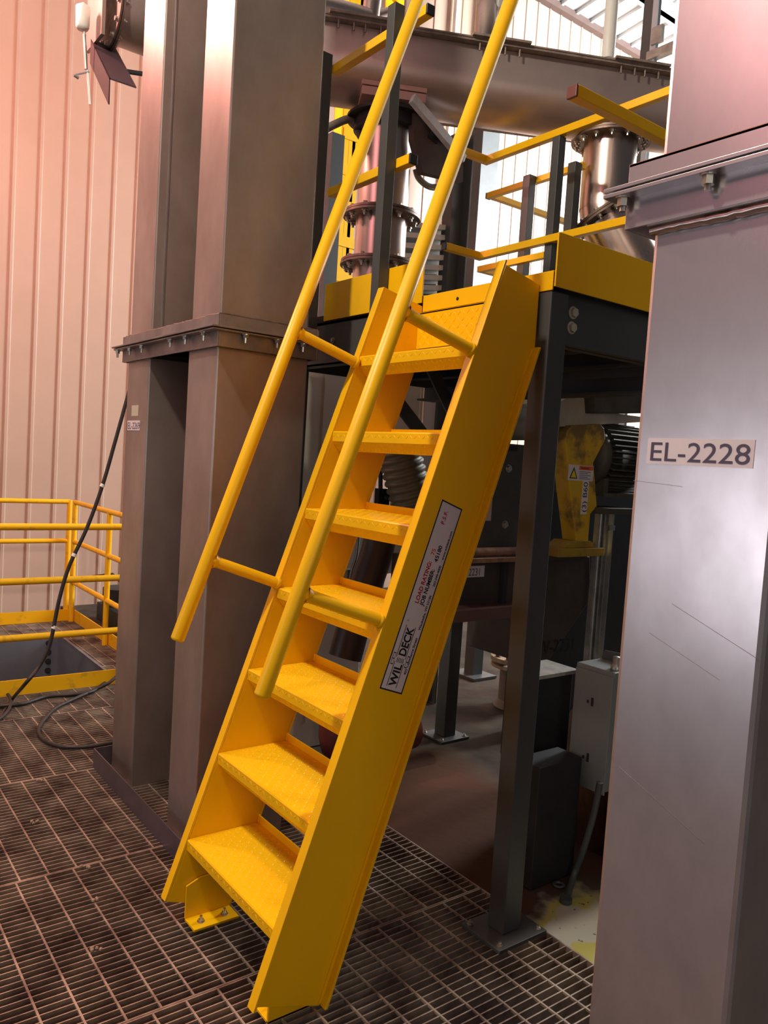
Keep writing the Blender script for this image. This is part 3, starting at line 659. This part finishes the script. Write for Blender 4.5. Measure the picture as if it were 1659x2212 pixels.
for (a, b), (c, d) in (((728, 600), (762, -60)), ((750, 600), (795, -60)), ((742, 600), (774, -60))):
    p, q = ylad(a, b), ylad(c, d); q = Vector((p.x, p.y, q.z)); build('rail', MB().box(p.x - .01, p.x + .01, p.y - .035, p.y + .035, p.z - .8, q.z), YEL, CL)
for i in range(14):
    p = ylad(735, 600); z = p.z - .6 + i * .305; build('rung', MB().bar((p.x, p.y - .06, z), (p.x, p.y + .25, z), .03, .09), YEL, CL)
for px in (708, 745, 775, 840, 862):
    p = at(px, 20, 'x', -4.2); build('cage_strap', MB().box(p.x, p.x + .01, p.y - .05, p.y + .05, 4.6, 7), YEL, CL)
pts = [at(a, b, 'x', -4.1) for a, b in ((830, -30), (850, -5), (862, 15), (870, 45))]
build('cage_hoop', MB().tube(smooth(pts), .025, 8), YEL, CL)
LV = thing('louvred_unit', 'white louvred unit with nameplate behind the ladder top', 'unit', (-1.6, 2.2, 2.3))
for i in range(8):
    z = 3.18 - i * .066; build('slat', MB().obox((-1.72, 2.20, z), (1, 0, 0), (0, 1, .16), (0, -.16, 1), .10, .26, .016), WHITE, LV)
build('housing', MB().box(-1.95, -1.80, 1.93, 2.45, 2.5, 3.2), DARK, LV); build('nameplate', MB().box(-1.62, -1.60, 2.04, 2.34, 2.575, 2.68), GAL, LV); build('base', MB().box(-1.9, -1.6, 1.95, 2.5, 2.45, 2.56), DARK, LV)
mb = MB()
for r in range(5):
    u = 2.05
    while u < 2.32: l = random.uniform(.015, .05); mb.box(-1.5995, -1.599, u, min(u + l, 2.33), 2.592 + r * .017, 2.598 + r * .017); u += l + .008
build('nameplate_print', mb, BLACK, LV)

# ============================================================ UNDER THE PLATFORM
CA = thing('sheet_metal_cabinet', 'tall beige sheet metal cabinet between the elevator and the ladder', 'cabinet', (-1.3, 1.4, 0))
build('body', MB().box(-1.9, -1.2, 1.10, 1.56, 0, 2.128), BEIGE2, CA, .004); build('cap', MB().box(-1.92, -1.195, 1.09, 1.57, 2.128, 2.142), DARK, CA)
build('seam', MB().box(-1.1995, -1.198, 1.215, 1.219, .15, 2.1), CREAM, CA); build('handle_slot', MB().box(-1.1995, -1.197, 1.125, 1.235, 2.095, 2.112), DARK, CA)
for i, (y0, y1) in enumerate(((1.72, 1.93), (1.95, 2.12))):
    tag(build('wall_panel', MB().box(-1.62, -1.6, y0 + .3, y1 + .3, .9, 2.4).box(-1.6, -1.59, y1 + .28, y1 + .3, .9, 2.4), (BEIGE2, TAG)[i]), ('beige panel seen between the upper ladder treads', 'pinkish panel right of the beige panel seen between the ladder treads')[i], 'panel')
XB = thing('cross_brace', 'crossed charcoal braces under the platform seen through the upper ladder treads', 'brace', (-.8, 1.9, 1.5))
for a, b in ((((930, 790)), (1010, 960)), ((860, 870), (975, 1020))):
    build('brace_bar', MB().bar(at(*a, 'x', -.75), at(*b, 'x', -.75), .012, .075, (1, 0, 0) if 0 else (0, 1, 1)), GREY, XB)
# ribbed hose
p, q = at(858, 965, 'x', -.9), at(900, 1120, 'x', -.86); d = (q - p).normalized(); L_ = (q - p).length; prof = [(0, 0)]
n = 10
for i in range(n):
    for t, r in ((0, .105), (.25, .118), (.5, .122), (.75, .118)): prof.append((r, L_ * (i + t) / n))
prof.append((0, L_))
tag(build('ribbed_hose', MB().lathe(prof, p, d, 40), OLIVE), 'olive ribbed flexible duct seen through the ladder below the second tread from the top', 'duct')
tag(build('gas_spring', MB().cyl(at(822, 1010, 'x', -1.0), at(822, 1060, 'x', -1.0), .012).box(*[c for pr in zip(at(812, 1100, 'x', -1.0) - Vector((.02, .0, 0)), at(838, 1056, 'x', -1.0) + Vector((.02, 0, 0))) for c in pr]).cyl(at(833, 1075, 'x', -.97), at(833, 1075, 'x', -.97) + Vector((.03, 0, 0)), .012), DARK), 'dark clevis and rod left of the ribbed duct', 'linkage')
tag(build('curved_duct', MB().tube(smooth(seen([(830, 1120), (815, 1190), (795, 1250), (770, 1330), (745, 1420)], 'x', -.75)), .085, 24), mat('dark_brown_pipe', (.075, .05, .042), .45, .3)), 'dark brown curved pipe seen through the ladder between the middle treads', 'pipe')
tag(build('white_hose', MB().tube(smooth(seen([(775, 1150), (770, 1200), (758, 1240), (757, 1270)], 'x', -1.1)), .010, 8).box(-1.15, -1.1, *sorted((at(750, 1250, 'x', -1.1).y, at(775, 1250, 'x', -1.1).y)), .95, 1.02), GAL), 'thin pale hose behind the middle ladder treads', 'hose')
tag(build('floor_pump', MB().lathe([(0, 0), (.13, 0), (.15, .08), (.15, .3), (.09, .38), (0, .4)], (-.95, 1.32, .05), n=24).cyl((-.75, 1.3, .2), (-.75, 1.6, .2), .11), mat('red_dark', (.14, .03, .02), .5)), 'dark red rounded pump body behind the lower ladder treads', 'pump')

# gear motor and belt guard
mx = -.3
MT = thing('electric_motor', 'dark finned electric motor beside the yellow belt guard', 'motor', (mx - .15, 2.6, 1.73))
cM = Vector((mx - .17, 0, 1.735))
mb = MB().lathe([(0, 0), (.10, 0), (.175, .02), (.185, .05), (.185, .075), (.155, .08), (.155, .44), (.17, .45), (.16, .5), (0, .5)], (cM.x, 2.47, cM.z), (0, 1, 0), 40)
build('motor_body', mb, MOTOR, MT); mb = MB()
for i in range(36):
    a = 2 * PI * i / 36; c = Vector((cM.x + .175 * math.cos(a), 2.74, cM.z + .175 * math.sin(a))); mb.obox(c, (0, 1, 0), (math.cos(a), 0, math.sin(a)), (-math.sin(a), 0, math.cos(a)), .185, .028, .0035)
build('cooling_fins', mb, MOTOR, MT); build('motor_foot', MB().box(cM.x - .18, cM.x + .18, 2.5, 2.96, cM.z - .22, cM.z - .20).box(cM.x - .14, cM.x + .16, 2.52, 2.56, cM.z - .21, cM.z - .12), MOTOR, MT)
build('lifting_eye', MB().tube([(cM.x, 2.6 + .03 * math.cos(t), cM.z + .2 + .03 * math.sin(t)) for t in [i * .6 for i in range(9)]], .008), GAL, MT)
BG = thing('belt_guard', 'yellow tapered belt guard with warning label under the platform', 'guard', (mx, 2.35, 1.6))
def gy(px, py): p = at(px, py, 'x', mx); return (p.y, p.z)
outl = [gy(*p) for p in ((1222, 950), (1226, 932), (1238, 919), (1298, 916), (1306, 925), (1308, 950), (1282, 1000), (1286, 1040), (1290, 1095), (1276, 1110), (1270, 1178), (1246, 1176), (1232, 1060))]
build('guard_shell', MB().prism(outl, 'x', mx - .10, mx), mat('guard_yellow', (.62, .36, .01), .5, 0, 0, 5, col2=(.20, .12, .03), thr=(.38, .5)), BG, .006)
y0, z0 = gy(1226, 1037); y1, z1_ = gy(1282, 1007)
wl = build('warning_label', MB().box(mx, mx + .0015, y0, y1, z0, z1_), STICK, BG)
h = z1_ - z0; wd = y1 - y0
build('warning_band', MB().box(mx + .0015, mx + .0022, y0 + wd * .42, y1 - .004, z1_ - h * .30, z1_ - h * .04), ORANGE, wl)
mb = MB().add([(mx + .0022, y0 + wd * .05, z0 + h * .12), (mx + .0022, y0 + wd * .37, z0 + h * .12), (mx + .0022, y0 + wd * .21, z0 + h * .88)], [(0, 1, 2)]); build('warning_triangle', mb, BLACK, wl)
mb = MB().add([(mx + .0028, y0 + wd * .10, z0 + h * .18), (mx + .0028, y0 + wd * .32, z0 + h * .18), (mx + .0028, y0 + wd * .21, z0 + h * .70)], [(0, 1, 2)]); build('warning_triangle_fill', mb, mat('label_yellow', (.85, .6, .02), .5), wl)
mb = MB()
for r in range(5): mb.box(mx + .0018, mx + .0022, y0 + wd * .44, y0 + wd * (.9 - .12 * (r % 2)), z0 + h * (.12 + r * .11), z0 + h * (.155 + r * .11))
build('warning_print', mb, INK, wl)
lettering('lettering', 'WARNING', .016, BLACK, (mx + .0024, y0 + wd * .48, z1_ - h * .25), (0, 1, 0), (0, 0, 1), wl, 0, 'LEFT', .9, .0004)
b0 = at(1262, 1112, 'x', mx); tl = build('belt_label', MB().obox(b0 + Vector((0, -.008, .115)), (1, 0, 0), (0, 1, -.0), (0, 0, 1), .001, .026, .112), TAG, BG)
lettering('lettering', '(3) B60', .050, BLACK, b0 + Vector((.001, .008, .012)), (0, -.0, 1), (0, -1, 0), tl, 0, 'LEFT', 1.12, .0006)
build('mount_bracket', MB().box(mx - .1, mx + .06, 2.10, 2.48, 1.19, 1.235).prism([(2.18, 1.235), (2.44, 1.235), (2.40, 1.27), (2.24, 1.27)], 'x', mx - .1, mx + .03), mat('bracket_yellow', (.42, .26, .02), .6, 0, .4, 6), BG, .003)
GB = thing('conveyor_drive_head', 'cream and grey painted drive housing above the motor', 'gearbox', (mx, 2.5, 2.0))
build('cream_housing', MB().prism([gy(*p) for p in ((1222, 870), (1262, 846), (1280, 846), (1280, 885), (1400, 900), (1400, 912), (1222, 922))], 'x', mx - .42, mx - .05), CREAM, GB)
build('grey_housing', MB().prism([gy(*p) for p in ((1277, 845), (1385, 840), (1385, 893), (1280, 893))], 'x', mx - .3, mx + .02), MOTOR, GB, .004)
build('filler_cap', MB().lathe([(.06, 0), (.06, .03), (.05, .035), (.05, .06), (0, .06)], (mx - .1, 2.72, 2.13), n=20), MOTOR, GB)
tag(build('drive_shaft_cover', MB().cyl((mx - .1, 1.75, 1.875), (mx - .1, 2.12, 1.885), .10, .085, n=24), mat('dusty_cream', (.30, .27, .23), .7, 0, .4, 6)), 'dusty cream tube between the ladder and the yellow belt guard', 'housing')
# conveyor head box with bolted plate and tag 2231
FB = thing('feeder_housing', 'dark steel feeder housing with bolts behind the right stringer, tagged 2231', 'housing', (-.4, 1.7, 1.2))
build('side_plate', MB().box(-.36, -.30, 1.50, 2.05, 1.23, 1.76), mat('feeder_plate', (.085, .08, .075), .45, .3, .3, 5), FB)
bolts(FB, [(-.30, 1.746, 1.637), (-.30, 1.749, 1.357)], (1, 0, 0), r=.015, h=.010)
build('paper_notice', MB().box(-.30, -.299, 1.58, 1.65, 1.375, 1.49), mat('notice', (.50, .36, .33), .6), FB)
build('slot', MB().box(-.301, -.298, 1.70, 1.80, 1.725, 1.75), BLACK, FB)
build('dust_ledge', MB().cyl((-.27, 1.40, 1.225), (-.27, 1.86, 1.225), .022, n=12).box(-.36, -.22, 1.35, 1.9, 1.18, 1.20), mat('brown_dust', (.30, .16, .10), .85, 0, .5, 20, bump=.4), FB)
build('hopper_body', MB().box(-.62, -.33, 1.30, 1.95, .955, 1.18), HOP, FB)
lb = build('asset_tag', MB().box(-.33, -.3285, 1.47, 1.66, 1.092, 1.148), TAG, FB, label='white tag printed 2231')
lettering('lettering', '2231', .052, INK, (-.3285, 1.552, 1.100), (0, 1, 0), (0, 0, 1), lb, 0, 'LEFT', .82, .0006)
build('stiffener', MB().box(-.33, -.30, 1.77, 1.80, .93, 1.17), DARK, FB)
build('sill', MB().box(-.36, -.22, 1.30, 1.95, .90, .955), mat('sill_brown', (.16, .085, .07), .5, .2, .3), FB)
HP = thing('hopper', 'dark tapered hopper numbered V-2231 behind the charcoal platform leg', 'hopper', (-.3, 2.3, .8))
q = [gy(*p) for p in ((1155, 1200), (1290, 1205), (1290, 1300), (1195, 1440), (1150, 1440))]
build('hopper_shell', MB().prism(q, 'x', -.8, -.35), HOP, HP, .004); build('rim', MB().box(-.8, -.30, 1.965, 2.415, 1.165, 1.188), HOP, HP)
hl = at(1172, 1412, 'x', -.345); lettering('lettering', 'V-2231', .10, BLACK, hl, (0, 1, 0), (0, 0, 1), HP, .001, 'LEFT', .9, .003)
ST = thing('strut_post', 'pair of aluminium strut channels standing left of the bright elevator leg', 'post', (-.25, 2.4, 1.0))
build('strut', MB().box(-.28, -.25, 2.425, 2.435, .5, 1.42).box(-.28, -.25, 2.475, 2.485, .5, 1.42).box(-.28, -.27, 2.435, 2.475, .5, 1.42).cyl((-.262, 2.455, .5), (-.262, 2.455, 1.42), .010), GAL, ST)
build('strut', MB().box(-.28, -.25, 2.51, 2.52, .5, 1.42).box(-.28, -.25, 2.555, 2.56, .5, 1.42), GAL, ST); build('clamp', MB().box(-.25, -.24, 2.51, 2.56, 1.33, 1.36), ZINC, ST)
build('top_flange', MB().box(-.45, -.2, 2.445, 2.72, 1.425, 1.455), MOTOR, ST)
tag(build('machinery', MB().box(-.9, -.72, 2.55, 3.6, 0, 1.95), DARK), 'dark backing box added behind the strut channels', 'frame')  # plain dark box added to keep the space behind the motor dark
# vertical dark duct box and ledges
DB = thing('dark_hopper_leg', 'large dark steel box standing behind the platform leg', 'box', (.3, 1.5, 0))
build('lower_box', MB().box(.37, .50, 1.215, 1.47, 0, .49), DARK, DB, .004)
build('upper_box', MB().box(.14, .30, 1.37, 1.62, .40, .77), DARK, DB, .004); build('ledge', MB().box(.13, .315, 1.36, 1.64, .77, .785), mat('dusty_ledge', (.42, .38, .33), .8, 0, .3, 20), DB)
build('corner_angle', MB().box(.28, .31, 1.34, 1.37, .0, .77), GREY, DB)
# junction box, bracket, conduit
JB = thing('junction_box', 'grey steel junction box mounted low beside the bright elevator leg', 'electrical box', (.5, 1.55, .6))
build('enclosure', MB().box(.41, .60, 1.50, 1.66, .372, .858), BOXG, JB, .004); build('door', MB().box(.413, .60, 1.492, 1.50, .36, .84), BOXG, JB, .003)
build('mounting_tab', MB().prism([(.41, .858), (.425, .895), (.60, .905), (.60, .858)], 'y', 1.66, 1.664), GREY, JB); build('mounting_tab', MB().prism([(.40, .33), (.42, .32), (.49, .345), (.49, .372), (.40, .372)], 'y', 1.66, 1.664), GREY, JB)
build('cable_gland', MB().lathe([(.022, 0), (.022, .02), (.016, .022), (.016, .05), (0, .052)], (.56, 1.56, .858), n=12), GAL, JB)
for z in (.70, .47): build('latch', MB().box(.505, .515, 1.489, 1.493, z, z + .035).box(.485, .492, 1.489, 1.493, z + .008, z + .02), DARK, JB)
cq = seen([(1296, 1690), (1282, 1760), (1262, 1830), (1240, 1890)], 'y', 1.42) + [at(1222, 1948, 'z', 0)]
tag(build('flexible_conduit', MB().tube(smooth(cq), .013, 12).cyl(cq[-1], cq[-1] + Vector((0, 0, .016)), .024, n=14), GREY), 'dark conduit slanting from the junction box down to the concrete floor', 'conduit')
tag(build('unistrut_foot', MB().box(.60, .64, 1.60, 1.64, 0, .35).box(.58, .66, 1.58, 1.66, 0, .006), DARK), 'dark upright channel foot behind the slanting conduit', 'bracket')
tag(build('rusty_tank', MB().lathe([(0, 0), (.35, 0), (.35, .5), (.33, .53), (.1, .57), (0, .57)], (.4, 2.05, 0), n=40), RUST), 'rusty brown tank base between the conduit and the bright elevator leg', 'tank')
tag(build('steel_washer', MB().lathe([(.012, 0), (.026, 0), (.026, .006), (.012, .006), (.012, 0)], at(1207, 1912, 'z', 0), n=20), GREY), 'loose flange washer on the floor beside the conduit foot', 'washer')
# far feet and drain flange
for (x, y), l in (((-1.93, 3.2), 'charcoal column standing on a base plate deep under the platform'),):
    c = thing('steel_column', l, 'column', (x, y, 0)); build('shaft', MB().box(x - .05, x + .05, y - .05, y + .05, 0, 2.5), GREY, c); build('base_plate', MB().box(x - .14, x + .14, y - .12, y + .12, 0, .02), GREY, c)
DF = thing('drain_pipe', 'tan flanged pipe stub rising from the concrete floor behind the platform leg', 'pipe', (-1.2, 2.95, 0))
build('pipe', MB().cyl((-1.22, 2.93, 0), (-1.22, 2.93, .30), .12, n=28).lathe([(.15, 0), (.12, .05)], (-1.22, 2.93, 0), n=28), mat('brown_pipe', (.20, .15, .12), .6, .2), DF)
build('flange', MB().cyl((-1.22, 2.93, .32), (-1.22, 2.93, .35), .19, n=32).cyl((-1.22, 2.93, .28), (-1.22, 2.93, .30), .185, n=32), mat('tan_flange', (.42, .29, .18), .6, .2, .3, 12), DF)
bolts(DF, [(-1.22 + .16 * math.cos(k * PI / 5), 2.93 + .16 * math.sin(k * PI / 5), .35) for k in range(10)], (0, 0, 1), m=STAIND, r=.016, h=.014)
tag(build('overhead_beam', MB().box(-1.0, .55, 1.75, 1.76, 1.995, 2.06).box(-1.0, .55, 1.70, 1.82, 1.985, 1.995), DARK), 'dark beam across under the platform above the cream housing', 'beam')

# ============================================================ TOP LEFT: FLANGED PIPE WITH STEEL ANGLE
VX = -2.5
FP = thing('flanged_duct', 'overexposed steel duct with round flange high at the left, joined to the elevator', 'duct', (VX, .5, 4.1))
yc, zc_ = .47, 4.20
c = at(247, 25, 'x', VX)
build('duct', MB().cyl((VX, c.y - .0, c.z), (VX, c.y + .62, c.z), .175, n=40, cap=False), STEEL, FP)
flange(FP, (VX, c.y, c.z), .22, (0, -1, 0), nb=12)
build('gate_blade', MB().box(VX - .2, VX + .1, c.y - .10, c.y - .08, c.z - .2, c.z + .6), STEEL, FP)
build('stay_rod', MB().cyl(at(258, 152, 'x', VX), at(310, 160, 'x', VX), .014, n=10), DARK, FP)
a, b = at(196, 96, 'x', VX + .35), at(240, 205, 'x', VX + .15); a = Vector((VX + .0, a.y, a.z)); 
AN = thing('steel_angle', 'dark steel angle bracket hanging high at the left below the round flange', 'bracket', (VX, .4, 3.8))
P1, P2 = at(196, 84, 'x', VX - .1), at(236, 168, 'x', VX + .45)
mb = MB().sweep([(0, 0), (.006, 0), (.008, -.14), (0, -.14)], P1, P2, (0, 1, 0), (0, 0, 1)).sweep([(0, 0), (.15, 0), (.15, -.008), (0, -.008)], P1, P2, (0, 1, 0), (0, 0, 1))
build('angle_bar', mb, mat('maroon_steel', (.05, .028, .034), .5, .3), AN)
q = at(178, 30, 'x', VX)
build('actuator', MB().lathe([(0, 0), (.03, .005), (.038, .02), (.042, .13), (0, .16)], at(178, 66, 'x', VX), n=16), mat('white_plastic', (.75, .72, .66), .5), AN, label='white rounded actuator body')
build('lever_rod', MB().cyl(at(182, 70, 'x', VX), at(186, 150, 'x', VX), .010).cyl(at(160, 162, 'x', VX), at(192, 155, 'x', VX), .006).cyl(at(160, 162, 'x', VX), at(170, 169, 'x', VX), .009), GAL, AN)
build('cord', MB().tube(smooth(seen([(188, 150), (191, 185), (194, 226)], 'x', VX)), .006, 8), WHITE, AN, label='white cord')
